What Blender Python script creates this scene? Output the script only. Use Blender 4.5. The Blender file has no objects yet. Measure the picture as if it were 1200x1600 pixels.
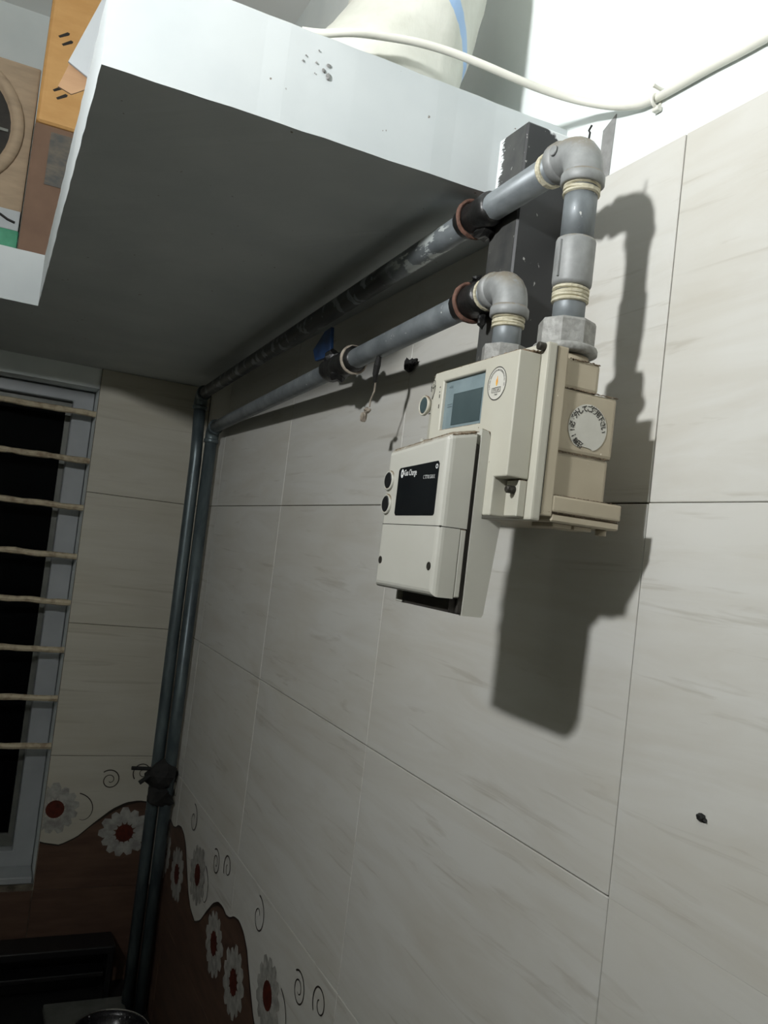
import bpy, bmesh, math, random
from mathutils import Vector, Matrix, noise

random.seed(7)
sc = bpy.context.scene
COL = sc.collection
PI = math.pi

# ------------------------------------------------------------------ camera
CAM_F = 1335.7                       # focal length in pixels of the 1200x1600 frame
pitch, roll, yaw = 0.0493, 0.117, -0.4341
fwd = Vector((-math.sin(yaw)*math.cos(pitch), math.cos(yaw)*math.cos(pitch), math.sin(pitch)))
r0 = Vector((math.cos(yaw), math.sin(yaw), 0)); u0 = r0.cross(fwd)
rgt = r0*math.cos(roll) + u0*math.sin(roll)
upv = -r0*math.sin(roll) + u0*math.cos(roll)
cam = bpy.data.cameras.new('camera'); camo = bpy.data.objects.new('camera', cam); COL.objects.link(camo)
cam.sensor_fit = 'VERTICAL'; cam.sensor_height = 24.0; cam.lens = CAM_F*24.0/1600.0
cam.clip_start = 0.02
camo.matrix_world = Matrix(((rgt.x, upv.x, -fwd.x, -0.4601), (rgt.y, upv.y, -fwd.y, -1.8685),
                            (rgt.z, upv.z, -fwd.z, -0.0631), (0, 0, 0, 1)))
sc.camera = camo

# ------------------------------------------------------------------ world, lamp position, exposure
w = bpy.data.worlds.new('night'); sc.world = w; w.use_nodes = True
w.node_tree.nodes['Background'].inputs[0].default_value = (0.010, 0.012, 0.016, 1)
w.node_tree.nodes['Background'].inputs[1].default_value = 0.05
LAMP_POS = Vector((-0.95, -1.60, 0.41))     # centre of the wall lamp's diffuser
LAMP_DIR = Vector((1.0, 0.34, 0.48))         # the way it faces
LAMP_POWER = 1060.0
LAMP_COLOR = (0.985, 1.0, 1.005)
sc.view_settings.view_transform = 'Standard'
sc.view_settings.look = 'None'
sc.view_settings.exposure = 0.0
sc.view_settings.gamma = 1.0
sc.view_settings.use_curve_mapping = False

# ------------------------------------------------------------------ materials
def S(r, g, b):
    f = lambda c: (c/255/12.92) if c/255 <= 0.04045 else ((c/255+0.055)/1.055)**2.4
    return (f(r), f(g), f(b), 1.0)

class N:
    def __init__(s, name):
        s.m = bpy.data.materials.new(name); s.m.use_nodes = True
        s.t = s.m.node_tree; s.p = s.t.nodes['Principled BSDF']
        s.tc = s.t.nodes.new('ShaderNodeTexCoord'); s.co = s.tc.outputs['Object']
    def link(s, a, b): s.t.links.new(a, b)
    def node(s, k, **kw):
        n = s.t.nodes.new('ShaderNode'+k)
        for a, v in kw.items(): setattr(n, a, v)
        return n
    def math(s, op, a, b=None, c=None):
        n = s.node('Math', operation=op)
        for i, v in enumerate((a, b, c)):
            if v is None: continue
            if isinstance(v, (int, float)): n.inputs[i].default_value = v
            else: s.link(v, n.inputs[i])
        return n.outputs[0]
    def mapped(s, scale=(1, 1, 1), rnd=False, rot=(0, 0, 0)):
        co = s.co
        if rnd:
            oi = s.node('ObjectInfo'); mul = s.math('MULTIPLY', oi.outputs['Random'], 37.0)
            add = s.node('VectorMath', operation='ADD'); s.link(co, add.inputs[0]); s.link(mul, add.inputs[1]); co = add.outputs[0]
        mp = s.node('Mapping'); mp.inputs['Scale'].default_value = scale; mp.inputs['Rotation'].default_value = rot
        s.link(co, mp.inputs[0]); return mp.outputs[0]
    def noise(s, co, scale, detail=4, rough=.55, dist=0.0):
        n = s.node('TexNoise'); n.inputs['Scale'].default_value = scale; n.inputs['Detail'].default_value = detail
        n.inputs['Roughness'].default_value = rough; n.inputs['Distortion'].default_value = dist
        s.link(co, n.inputs['Vector']); return n.outputs['Fac']
    def ramp(s, fac, lo, hi):
        n = s.node('MapRange', clamp=True); n.inputs[1].default_value = lo; n.inputs[2].default_value = hi
        s.link(fac, n.inputs[0]); return n.outputs[0]
    def mix(s, fac, a, b):
        n = s.node('Mix', data_type='RGBA')
        if isinstance(fac, (int, float)): n.inputs[0].default_value = fac
        else: s.link(fac, n.inputs[0])
        for v, i in ((a, 6), (b, 7)):
            if isinstance(v, tuple): n.inputs[i].default_value = v
            else: s.link(v, n.inputs[i])
        return n.outputs[2]
    def base(s, c):
        if isinstance(c, tuple): s.p.inputs['Base Color'].default_value = c
        else: s.link(c, s.p.inputs['Base Color'])
    def bump(s, h, strength=.3, dist=.002):
        b = s.node('Bump'); b.inputs['Strength'].default_value = strength; b.inputs['Distance'].default_value = dist
        s.link(h, b.inputs['Height']); s.link(b.outputs[0], s.p.inputs['Normal'])
    def set(s, rough=.5, metal=0.0, spec=None):
        s.p.inputs['Roughness'].default_value = rough; s.p.inputs['Metallic'].default_value = metal
        if spec is not None: s.p.inputs['Specular IOR Level'].default_value = spec
        return s.m
    def sep(s):
        x = s.node('SeparateXYZ'); s.link(s.co, x.inputs[0]); return x.outputs

def simple(name, c1, c2=None, scale=20, stretch=(1, 1, 1), rough=.5, metal=0.0, bump=0.0, lo=.35, hi=.65,
           speck=None, speck_scale=260, speck_th=.70, top=None, top_lo=.45, spec=None):
    n = N(name); col = c1
    mp = n.mapped(stretch)
    nz = n.noise(mp, scale)
    if c2 is not None: col = n.mix(n.ramp(nz, lo, hi), c1, c2)
    if speck is not None:
        sp = n.noise(n.co, speck_scale, 2, .5)
        col = n.mix(n.ramp(sp, speck_th, speck_th+.03), col, speck)
    if top is not None:                         # dust and rust that has settled on upward faces
        ge = n.node('NewGeometry'); sx = n.node('SeparateXYZ'); n.link(ge.outputs['Normal'], sx.inputs[0])
        up = n.ramp(sx.outputs[2], .25, .7)
        dn = n.noise(n.co, 150, 4, .7)
        k = n.math('MULTIPLY', up, n.ramp(dn, top_lo-.12, top_lo+.05))
        col = n.mix(k, col, top)
    n.base(col)
    if bump: n.bump(nz, bump)
    return n.set(rough, metal, spec)

def tile_mat(name, c1, c2, vein):
    n = N(name)
    a = n.noise(n.mapped((1, 1.3, 9), True, (.04, 0, 0)), 3.0, 5, .6, .8)
    b = n.noise(n.mapped((1, 2.0, 26), True, (-.05, 0, 0)), 2.6, 4, .6, .6)
    c = n.noise(n.mapped((2, 2, 2.5), True), 2.2, 3, .5)
    col = n.mix(n.ramp(a, .40, .72), c1, c2)
    col = n.mix(n.math('MULTIPLY', n.ramp(b, .60, .70), .33), col, vein)
    col = n.mix(n.math('MULTIPLY', n.ramp(c, .45, .8), .22), col, S(186, 176, 152))
    n.base(col)
    return n.set(.42, 0, .35)

MAT = {}
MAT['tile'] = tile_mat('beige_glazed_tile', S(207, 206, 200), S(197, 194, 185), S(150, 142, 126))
MAT['tile_back_shaded'] = tile_mat('shade_darkened_olive_tile', S(192, 189, 176), S(181, 177, 162), S(140, 131, 112))  # olive copy of the tile, darkened to put the wall's shade into its colour
MAT['brown'] = simple('brown_decor_glaze', S(98, 76, 62), S(80, 60, 50), 9, (1, 1, 6), .45)
MAT['grout'] = simple('dirty_grout', S(120, 112, 98), S(78, 72, 62), 40, rough=.9)
MAT['plaster'] = simple('white_wall_paint', S(232, 238, 236), S(222, 229, 228), 6, rough=.75, bump=.05)
MAT['ceiling'] = simple('ceiling_paint', S(240, 241, 238), S(234, 235, 232), 4, rough=.85)
MAT['roomwall'] = simple('room_wall_paint', S(172, 170, 160), S(164, 162, 152), 4, rough=.8)
MAT['floor'] = simple('floor_tile', S(138, 133, 124), S(128, 123, 114), 5, rough=.5)
MAT['slab'] = simple('white_slab_paint', S(198, 203, 203), S(188, 194, 195), 7, rough=.75, bump=.08, speck=S(120, 112, 104), speck_scale=120, speck_th=.755)
MAT['petal'] = simple('printed_petal', S(176, 175, 168), S(140, 138, 132), 60, rough=.42)
MAT['flower_eye'] = simple('printed_red_flower_centre', S(94, 40, 28), S(70, 32, 24), 90, rough=.42)
MAT['decor_line'] = simple('printed_dark_line', S(44, 38, 32), rough=.42)
MAT['galv'] = simple('galvanised_pipe', S(132, 138, 141), S(106, 112, 115), 55, (1, .5, .5), .50, .3, .05, speck=S(214, 216, 212), speck_scale=210, speck_th=.72)
MAT['galv_dark'] = simple('dark_galvanised_pipe', S(104, 116, 118), S(72, 82, 86), 40, (1, 1, .3), .38, .45, .05)
MAT['fitting'] = simple('grey_fitting', S(152, 154, 153), S(132, 134, 133), 70, rough=.55, metal=.15, bump=.1, top=S(128, 120, 106))
MAT['nut'] = simple('rough_cast_nut', S(158, 158, 154), S(134, 134, 130), 180, rough=.6, metal=.2, bump=.5)
MAT['tape'] = simple('cream_thread_tape', S(205, 200, 178), S(172, 165, 140), 120, (1, 1, 6), .7, bump=.5)
MAT['black_rubber'] = simple('black_tar_wrap', S(22, 22, 22), S(34, 34, 33), 90, rough=.38, bump=.5)
MAT['black_soft'] = simple('matt_black_scrap', S(20, 20, 19), S(30, 29, 27), 80, rough=.8)
MAT['rust'] = simple('rusty_steel', S(120, 86, 72), S(90, 66, 56), 130, rough=.7, metal=.15, bump=.5)
MAT['pale_tape'] = simple('pale_tape_band', S(170, 160, 145), S(130, 120, 108), 100, rough=.6)
MAT['blue'] = simple('blue_painted_lever', S(40, 74, 120), S(28, 52, 92), 60, rough=.45)
MAT['ivory'] = simple('ivory_meter_plastic', S(190, 188, 175), S(184, 181, 167), 14, rough=.45, speck=S(96, 84, 66), speck_scale=170, speck_th=.755, top=S(112, 92, 68), top_lo=.42)
MAT['ivory_unit'] = simple('pale_unit_plastic', S(188, 187, 178), S(182, 181, 171), 12, rough=.42, speck=S(96, 84, 66), speck_scale=190, speck_th=.77, top=S(112, 98, 78), top_lo=.42)
MAT['body'] = simple('beige_meter_body', S(186, 176, 154), S(176, 165, 143), 16, rough=.55, speck=S(228, 222, 206), speck_scale=190, speck_th=.76, top=S(84, 72, 54), top_lo=.36)
MAT['black'] = simple('black_plastic', S(24, 25, 26), S(30, 31, 32), 30, rough=.3)
MAT['gap'] = simple('dark_gasket', S(34, 31, 27), S(46, 42, 36), 60, rough=.8)
MAT['lcd_frame'] = simple('grey_green_display_window', S(128, 144, 148), S(116, 132, 136), 40, rough=.25)
MAT['lcd'] = simple('dark_lcd_glass', S(70, 84, 86), S(62, 76, 78), 20, rough=.2)
MAT['screen'] = simple('black_screen_glass', S(16, 19, 21), S(20, 23, 25), 20, rough=.16)
MAT['white_print'] = simple('white_print', S(214, 216, 214), rough=.5)
MAT['grey_print'] = simple('faint_grey_print', S(84, 100, 104), rough=.5)
MAT['black_print'] = simple('black_print', S(40, 38, 34), rough=.5)
MAT['sticker'] = simple('white_sticker', S(206, 205, 196), S(198, 196, 186), 30, rough=.5)
MAT['orange'] = simple('orange_print', S(226, 150, 66), S(232, 190, 84), 300, rough=.5)
MAT['screw'] = simple('dull_screw', S(70, 67, 60), S(44, 41, 36), 400, rough=.5, metal=.5)
MAT['cable'] = simple('white_cable', S(226, 225, 214), S(216, 215, 204), 20, rough=.5)
MAT['bars'] = simple('peeling_cream_paint', S(196, 184, 156), S(150, 132, 108), 60, (1, 1, 1), .6, bump=.4, lo=.45, hi=.7)
MAT['winframe'] = simple('white_window_frame', S(168, 172, 174), S(156, 160, 162), 10, rough=.45)
MAT['glass'] = simple('dark_window_glass', S(8, 9, 10), rough=.1, spec=.08)
MAT['card'] = simple('brown_cardboard', S(168, 134, 100), S(156, 122, 90), 16, (1, 1, 5), .8)
MAT['card_orange'] = simple('orange_cardboard', S(205, 158, 98), S(194, 146, 86), 14, (1, 1, 3), .7)
MAT['card_dark'] = simple('dark_brown_cardboard', S(118, 92, 74), S(106, 82, 66), 14, rough=.8)
MAT['card_grey'] = simple('greyed_cardboard', S(160, 140, 116), S(146, 128, 106), 22, (1, 1, 4), .85)
MAT['label'] = simple('grey_shipping_label', S(100, 92, 80), S(70, 70, 68), 50, (1, 1, 2), .6)
MAT['whitecard'] = simple('white_card', S(168, 172, 174), S(160, 164, 166), 10, rough=.7)
MAT['green'] = simple('green_tin_paint', S(40, 120, 88), S(66, 146, 112), 30, rough=.35)
MAT['granite'] = simple('dark_granite', S(44, 43, 42), S(30, 30, 30), 60, rough=.3)
MAT['enamel'] = simple('black_enamel', S(20, 20, 21), S(26, 26, 27), 40, rough=.35)
MAT['tray'] = simple('grey_steel_tray', S(120, 122, 116), S(104, 106, 100), 30, rough=.45, metal=.3)
MAT['pan'] = simple('black_pan', S(24, 24, 27), S(34, 34, 38), 200, rough=.25, speck=S(190, 190, 190), speck_scale=160, speck_th=.68)
MAT['steel'] = simple('bright_steel', S(196, 196, 194), rough=.2, metal=.9)
MAT['cement'] = simple('grey_cement_patch', S(146, 146, 144), S(128, 128, 126), 90, rough=.9)
MAT['socket'] = simple('lamp_socket_plastic', S(220, 220, 214), rough=.4)

def splash_mat():
    n = N('galvanised_pipe_with_white_paint'); x, y, z = n.sep()
    g = n.mix(n.ramp(n.noise(n.mapped((1, .4, 1)), 60), .35, .65), S(132, 138, 141), S(106, 112, 115))
    a = n.ramp(n.noise(n.mapped((1, .45, 1.4)), 55, 4, .65), .53, .56)
    a = n.math('MULTIPLY', a, n.math('MULTIPLY', n.ramp(y, .195, .205), n.ramp(y, .36, .30)))
    b = n.math('MULTIPLY', n.ramp(n.noise(n.co, 40, 3), .40, .44), n.ramp(y, .33, .37))
    n.base(n.mix(b, n.mix(a, g, S(196, 202, 200)), S(58, 60, 60)))
    return n.set(.45, .25)
MAT['galv_splash'] = splash_mat()

def post_mat():
    n = N('black_painted_post'); x, y, z = n.sep()
    blk = n.mix(n.ramp(n.noise(n.co, 45, 4), .4, .7), S(74, 74, 72), S(54, 55, 55))
    # splashes of white paint left near the slab edge and across the top
    nz = n.noise(n.mapped((1, 40, 120)), 2.2, 4, .6)
    d = n.math('ADD', y, n.math('MULTIPLY', nz, .034))
    m1 = n.math('MULTIPLY', n.ramp(d, -1.1705, -1.1695), n.ramp(z, .272, .278))
    nz2 = n.noise(n.mapped((1, 1, 1)), 60, 4, .6)
    d2 = n.math('ADD', z, n.math('MULTIPLY', x, .35))
    m2 = n.ramp(n.math('ADD', d2, n.math('MULTIPLY', nz2, .022)), .333, .335)
    blk = n.mix(n.ramp(y, -1.2240, -1.2232), S(38, 39, 40), blk)        # side facing the camera coloured darker, its weaker light put into the black
    sp = n.ramp(n.noise(n.mapped((1, 1, .5)), 230, 2), .70, .73)
    col = n.mix(sp, blk, S(150, 150, 146))
    col = n.mix(n.math('MAXIMUM', m1, m2), col, S(222, 226, 226))
    n.base(col); return n.set(.5)
MAT['post'] = post_mat()

def bag_mat():
    n = N('white_woven_sack'); x, y, z = n.sep()
    nz = n.noise(n.co, 22, 4)
    col = n.mix(n.ramp(nz, .35, .7), S(206, 206, 196), S(190, 190, 178))
    # printed blue band running diagonally down the sack
    d = n.math('ADD', n.math('MULTIPLY', x, .753), n.math('MULTIPLY', z, .658))
    d = n.math('ADD', d, n.math('MULTIPLY', n.noise(n.co, 14, 2), .012))
    a = n.math('MULTIPLY', n.ramp(d, .2180, .2188), n.ramp(d, .2335, .2327))
    a = n.math('MULTIPLY', a, n.ramp(x, -.1280, -.1270))
    col = n.mix(a, col, S(150, 180, 216))
    n.base(col); n.bump(n.noise(n.mapped((1, 1, .5)), 30, 4), .5, .004)
    return n.set(.5)
MAT['bag'] = bag_mat()

# ------------------------------------------------------------------ mesh helpers
def new(): return bmesh.new()

def box(bm, x0, x1, y0, y1, z0, z1, bev=0.0, seg=1):
    r = bmesh.ops.create_cube(bm, size=1.0); vs = r['verts']
    for v in vs:
        v.co = Vector((x0+(v.co.x+.5)*(x1-x0), y0+(v.co.y+.5)*(y1-y0), z0+(v.co.z+.5)*(z1-z0)))
    if bev:
        es = list({e for v in vs for e in v.link_edges})
        bmesh.ops.bevel(bm, geom=es, offset=bev, segments=seg, profile=.6, affect='EDGES')
    return bm

def sweep(bm, pts, rad, n=16, caps=True):
    pts = [Vector(p) for p in pts]; rads = rad if isinstance(rad, (list, tuple)) else [rad]*len(pts)
    T = []
    for i in range(len(pts)):
        a = pts[max(i-1, 0)]; b = pts[min(i+1, len(pts)-1)]
        k = (b-a)
        T.append(k.normalized() if k.length > 1e-9 else T[-1])
    ref = Vector((0, 0, 1)) if abs(T[0].z) < .9 else Vector((1, 0, 0))
    U = (ref-T[0]*ref.dot(T[0])).normalized(); rings = []
    for p, t, r in zip(pts, T, rads):
        U = (U-t*U.dot(t)).normalized(); V = t.cross(U)
        rings.append([bm.verts.new(p+(U*math.cos(2*PI*k/n)+V*math.sin(2*PI*k/n))*r) for k in range(n)])
    for a, b in zip(rings, rings[1:]):
        for k in range(n):
            f = bm.faces.new((a[k], a[(k+1) % n], b[(k+1) % n], b[k])); f.smooth = n > 8
    if caps:
        bm.faces.new(list(reversed(rings[0]))); bm.faces.new(rings[-1])
    return bm

def prof(bm, p0, axis, prof_pts, n=20):
    """lathe: list of (distance along axis, radius)"""
    p0 = Vector(p0); t = Vector(axis).normalized()
    ref = Vector((0, 0, 1)) if abs(t.z) < .9 else Vector((1, 0, 0))
    U = (ref-t*ref.dot(t)).normalized(); V = t.cross(U); rings = []
    for d, r in prof_pts:
        rings.append([bm.verts.new(p0+t*d+(U*math.cos(2*PI*k/n)+V*math.sin(2*PI*k/n))*r) for k in range(n)])
    for a, b in zip(rings, rings[1:]):
        for k in range(n):
            f = bm.faces.new((a[k], a[(k+1) % n], b[(k+1) % n], b[k])); f.smooth = n > 8
    bm.faces.new(list(reversed(rings[0]))); bm.faces.new(rings[-1])
    return bm

def torus(bm, c, axis, R, r, a0=0, a1=2*PI, n=28, m=8):
    c = Vector(c); t = Vector(axis).normalized()
    ref = Vector((0, 0, 1)) if abs(t.z) < .9 else Vector((1, 0, 0))
    U = (ref-t*ref.dot(t)).normalized(); V = t.cross(U)
    pts = [c+(U*math.cos(a0+(a1-a0)*k/n)+V*math.sin(a0+(a1-a0)*k/n))*R for k in range(n+1)]
    return sweep(bm, pts, r, m)

def prism(bm, poly, mapf, d0, d1):
    """extrude a 2D polygon; mapf(u, v, d) gives the 3D point"""
    a = [bm.verts.new(mapf(u, v, d0)) for u, v in poly]; b = [bm.verts.new(mapf(u, v, d1)) for u, v in poly]
    n = len(poly); bm.faces.new(a); bm.faces.new(list(reversed(b)))
    for k in range(n): bm.faces.new((a[k], b[k], b[(k+1) % n], a[(k+1) % n]))
    bmesh.ops.recalc_face_normals(bm, faces=bm.faces[:])
    return bm

def grid_solid(bm, us, vs, skip, mapf, d0, d1):
    """a plate with rectangular openings: cells of the grid in skip are left out"""
    V = {}
    def vert(i, j, s):
        if (i, j, s) not in V: V[i, j, s] = bm.verts.new(mapf(us[i], vs[j], d1 if s else d0))
        return V[i, j, s]
    on = lambda i, j: 0 <= i < len(us)-1 and 0 <= j < len(vs)-1 and (i, j) not in skip
    for i in range(len(us)-1):
        for j in range(len(vs)-1):
            if not on(i, j): continue
            for s in (0, 1): bm.faces.new([vert(i, j, s), vert(i+1, j, s), vert(i+1, j+1, s), vert(i, j+1, s)])
            for di, dj, a, b in ((-1, 0, (0, 0), (0, 1)), (1, 0, (1, 0), (1, 1)), (0, -1, (0, 0), (1, 0)), (0, 1, (0, 1), (1, 1))):
                if not on(i+di, j+dj):
                    p, q = (i+a[0], j+a[1]), (i+b[0], j+b[1])
                    bm.faces.new([vert(*p, 0), vert(*q, 0), vert(*q, 1), vert(*p, 1)])
    bmesh.ops.recalc_face_normals(bm, faces=bm.faces[:])
    return bm

def lump(bm, c, r, seed=0, squash=(1, 1, 1), amp=.45, sub=2):
    q = bmesh.ops.create_icosphere(bm, subdivisions=sub, radius=1.0)
    for v in q['verts']:
        k = 1+amp*noise.noise(v.co*1.7+Vector((seed*3.1, seed, 0)))*1.6
        v.co = Vector(c)+Vector((v.co.x*squash[0], v.co.y*squash[1], v.co.z*squash[2]))*r*k
    return bm

def bevel_sharp(bm, off, ang=35, seg=2):
    es = [e for e in bm.edges if len(e.link_faces) == 2 and e.calc_face_angle(0) > math.radians(ang)]
    bmesh.ops.bevel(bm, geom=es, offset=off, segments=seg, profile=.6, affect='EDGES', clamp_overlap=True)

def obj(name, bm, m, parent=None, label=None):
    o0 = Vector((0, 0, 0))
    p = parent
    while p is not None: o0 += p.location; p = p.parent
    if o0.length: bmesh.ops.translate(bm, vec=-o0, verts=bm.verts[:])
    me = bpy.data.meshes.new(name); bm.to_mesh(me); bm.free(); me.update()
    me.materials.append(MAT[m])
    o = bpy.data.objects.new(name, me); COL.objects.link(o)
    if parent is not None: o.parent = parent
    if label: o['label'] = label
    return o

def recenter(o):
    """move a free mesh object's origin to the middle of its base"""
    vs = [v.co for v in o.data.vertices]
    c = Vector(((min(v.x for v in vs)+max(v.x for v in vs))/2, (min(v.y for v in vs)+max(v.y for v in vs))/2, min(v.z for v in vs)))
    o.data.transform(Matrix.Translation(-c)); o.location = c
    return o

def tag(o, label, cat, group=None):
    o['label'] = label; o['category'] = cat
    if group: o['group'] = group
    return o

def thing(name, loc, label, cat, group=None):
    o = bpy.data.objects.new(name, None); COL.objects.link(o); o.location = loc; o.empty_display_size = .02
    return tag(o, label, cat, group)

def struct(name, bm, m, label=None):
    o = obj(name, bm, m); o['kind'] = 'structure'
    if label: o['label'] = label
    return o

def text_into(bm, s, size, origin, u, v, align='LEFT', squeeze=1.0, thick=.00008, bold=0.0):
    cu = bpy.data.curves.new('text', 'FONT'); cu.body = s; cu.size = size; cu.align_x = align; cu.align_y = 'CENTER'
    cu.resolution_u = 2; cu.offset = size*bold
    to = bpy.data.objects.new('text', cu); COL.objects.link(to)
    bpy.context.view_layer.update()
    me = bpy.data.meshes.new_from_object(to.evaluated_get(bpy.context.evaluated_depsgraph_get()))
    bpy.data.objects.remove(to); bpy.data.curves.remove(cu)
    u = Vector(u); v = Vector(v); n = u.cross(v); o = Vector(origin)
    vs = [bm.verts.new(o+u*(p.co.x*squeeze)+v*p.co.y+n*thick) for p in me.vertices]
    for f in me.polygons:
        try: bm.faces.new([vs[i] for i in f.vertices])
        except ValueError: pass
    bpy.data.meshes.remove(me)

def ring_text(bm, s, size, c, u, v, R, a0, a1, bold=0.0):
    u = Vector(u); v = Vector(v)
    for k, ch in enumerate(s):
        a = a0+(a1-a0)*k/max(1, len(s)-1)
        d = u*math.cos(a)+v*math.sin(a); t = u*math.sin(a)-v*math.cos(a)
        text_into(bm, ch, size, Vector(c)+d*R, t, d, 'CENTER', bold=bold)

def disc(bm, c, u, v, ru, rv, n=32, off=0.0, f=None):
    u = Vector(u); v = Vector(v); nn = u.cross(v)
    vs = []
    for k in range(n):
        a = 2*PI*k/n; s = f(a) if f else 1
        vs.append(bm.verts.new(Vector(c)+u*ru*s*math.cos(a)+v*rv*s*math.sin(a)+nn*off))
    bm.faces.new(vs); return bm

def annulus(bm, c, u, v, r0, r1, n=40, off=0.0):
    u = Vector(u); v = Vector(v); nn = u.cross(v)
    R = [[bm.verts.new(Vector(c)+(u*math.cos(2*PI*k/n)+v*math.sin(2*PI*k/n))*r+nn*off) for k in range(n)] for r in (r0, r1)]
    for k in range(n): bm.faces.new((R[0][k], R[1][k], R[1][(k+1) % n], R[0][(k+1) % n]))
    return bm

UF, VF = (0, -1, 0), (0, 0, 1)     # axes on a face that looks along -X (out of the right wall)
US = (1, 0, 0)                     # axis on a face that looks along -Y (towards the camera)

# ------------------------------------------------------------------ room shell
XL, YF, ZFL, ZCE, YB = -1.05, -2.95, -2.05, 1.05, 0.1916
struct('floor', box(new(), XL-.1, .2, YF-.1, .6, ZFL-.1, ZFL), 'floor')
struct('ceiling', box(new(), XL-.1, .2, YF-.1, .6, ZCE, ZCE+.1), 'ceiling')
struct('wall_left', box(new(), XL-.1, XL, YF, YB, ZFL, ZCE), 'roomwall')
struct('wall_front', box(new(), XL, .15, YF-.1, YF, ZFL, ZCE), 'roomwall')
wr = struct('wall_right', box(new(), .010, .15, YF, .5, ZFL, ZCE), 'plaster')
obj('grout', box(new(), .0022, .0098, YF, YB+.008, ZFL, .2935), 'grout', wr)
ZB, ZT = .2864, .3735
WX, WT, WBt = -.2564, .240, -.888       # right jamb, head and bottom of the window opening
wb = struct('wall_back', grid_solid(new(), [XL, -1.00, WX, .010], [ZFL, WBt, WT, ZCE], {(1, 1)},
                                    lambda a, b, d: (a, d, b), YB+.009, YB+.30), 'plaster')
obj('grout', grid_solid(new(), [-1.00, WX, .002], [ZFL, WBt, .286], {(0, 1)}, lambda a, b, d: (a, d, b), YB+.0022, YB+.0088), 'grout', wb)

TW, TH, J = .4522, .300, .0006
cache = {}
def tile(parent, face, a0, a1, z0, z1, m, tight=False):
    """one glazed tile, its mesh shared between tiles of a size"""
    key = (face, round(a1-a0, 4), round(z1-z0, 4), m, tight)
    wv, hv = (a1-a0)-2*J, (z1-z0)-(.0001 if tight else 2*J)
    if key not in cache:
        bm = new()
        if face == 'R': box(bm, 0, .0095, -wv/2, wv/2, -hv/2, hv/2, .0002 if tight else .0006)
        else: box(bm, -wv/2, wv/2, 0, .0085, -hv/2, hv/2, .0007)
        me = bpy.data.meshes.new('tile'); bm.to_mesh(me); bm.free(); me.materials.append(MAT[m]); cache[key] = me
    o = bpy.data.objects.new('tile', cache[key]); COL.objects.link(o); o.parent = parent
    t = random.uniform(-.0002, .0003)
    o.location = (t, (a0+a1)/2, (z0+z1)/2) if face == 'R' else ((a0+a1)/2, YB+t, (z0+z1)/2)
    return o
rows = [(0, .2948)]+[(-TH*(k+1), -TH*k) for k in range(6)]
cols = [(0, YB)]+[(-TW*(k+1), -TW*k) for k in range(6)]
for (z0, z1) in rows:
    for (a0, a1) in cols:
        tile(wr, 'R', a0, a1, z0, z1, 'brown' if z1 <= -.85 and z1 > -1.3 else 'tile', a1 < -1.3 and z1 < .05 and z1 > -.5)
for (z0, z1) in rows:
    tile(wb, 'B', WX, -.0008, z0, min(z1, ZB), 'brown' if z1 <= -.85 and z1 > -1.3 else 'tile_back_shaded')
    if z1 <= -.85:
        for k in range(1): tile(wb, 'B', WX-TW*(k+1), WX-TW*k, z0, z1, 'brown' if z1 > -1.3 else 'tile')

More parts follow.
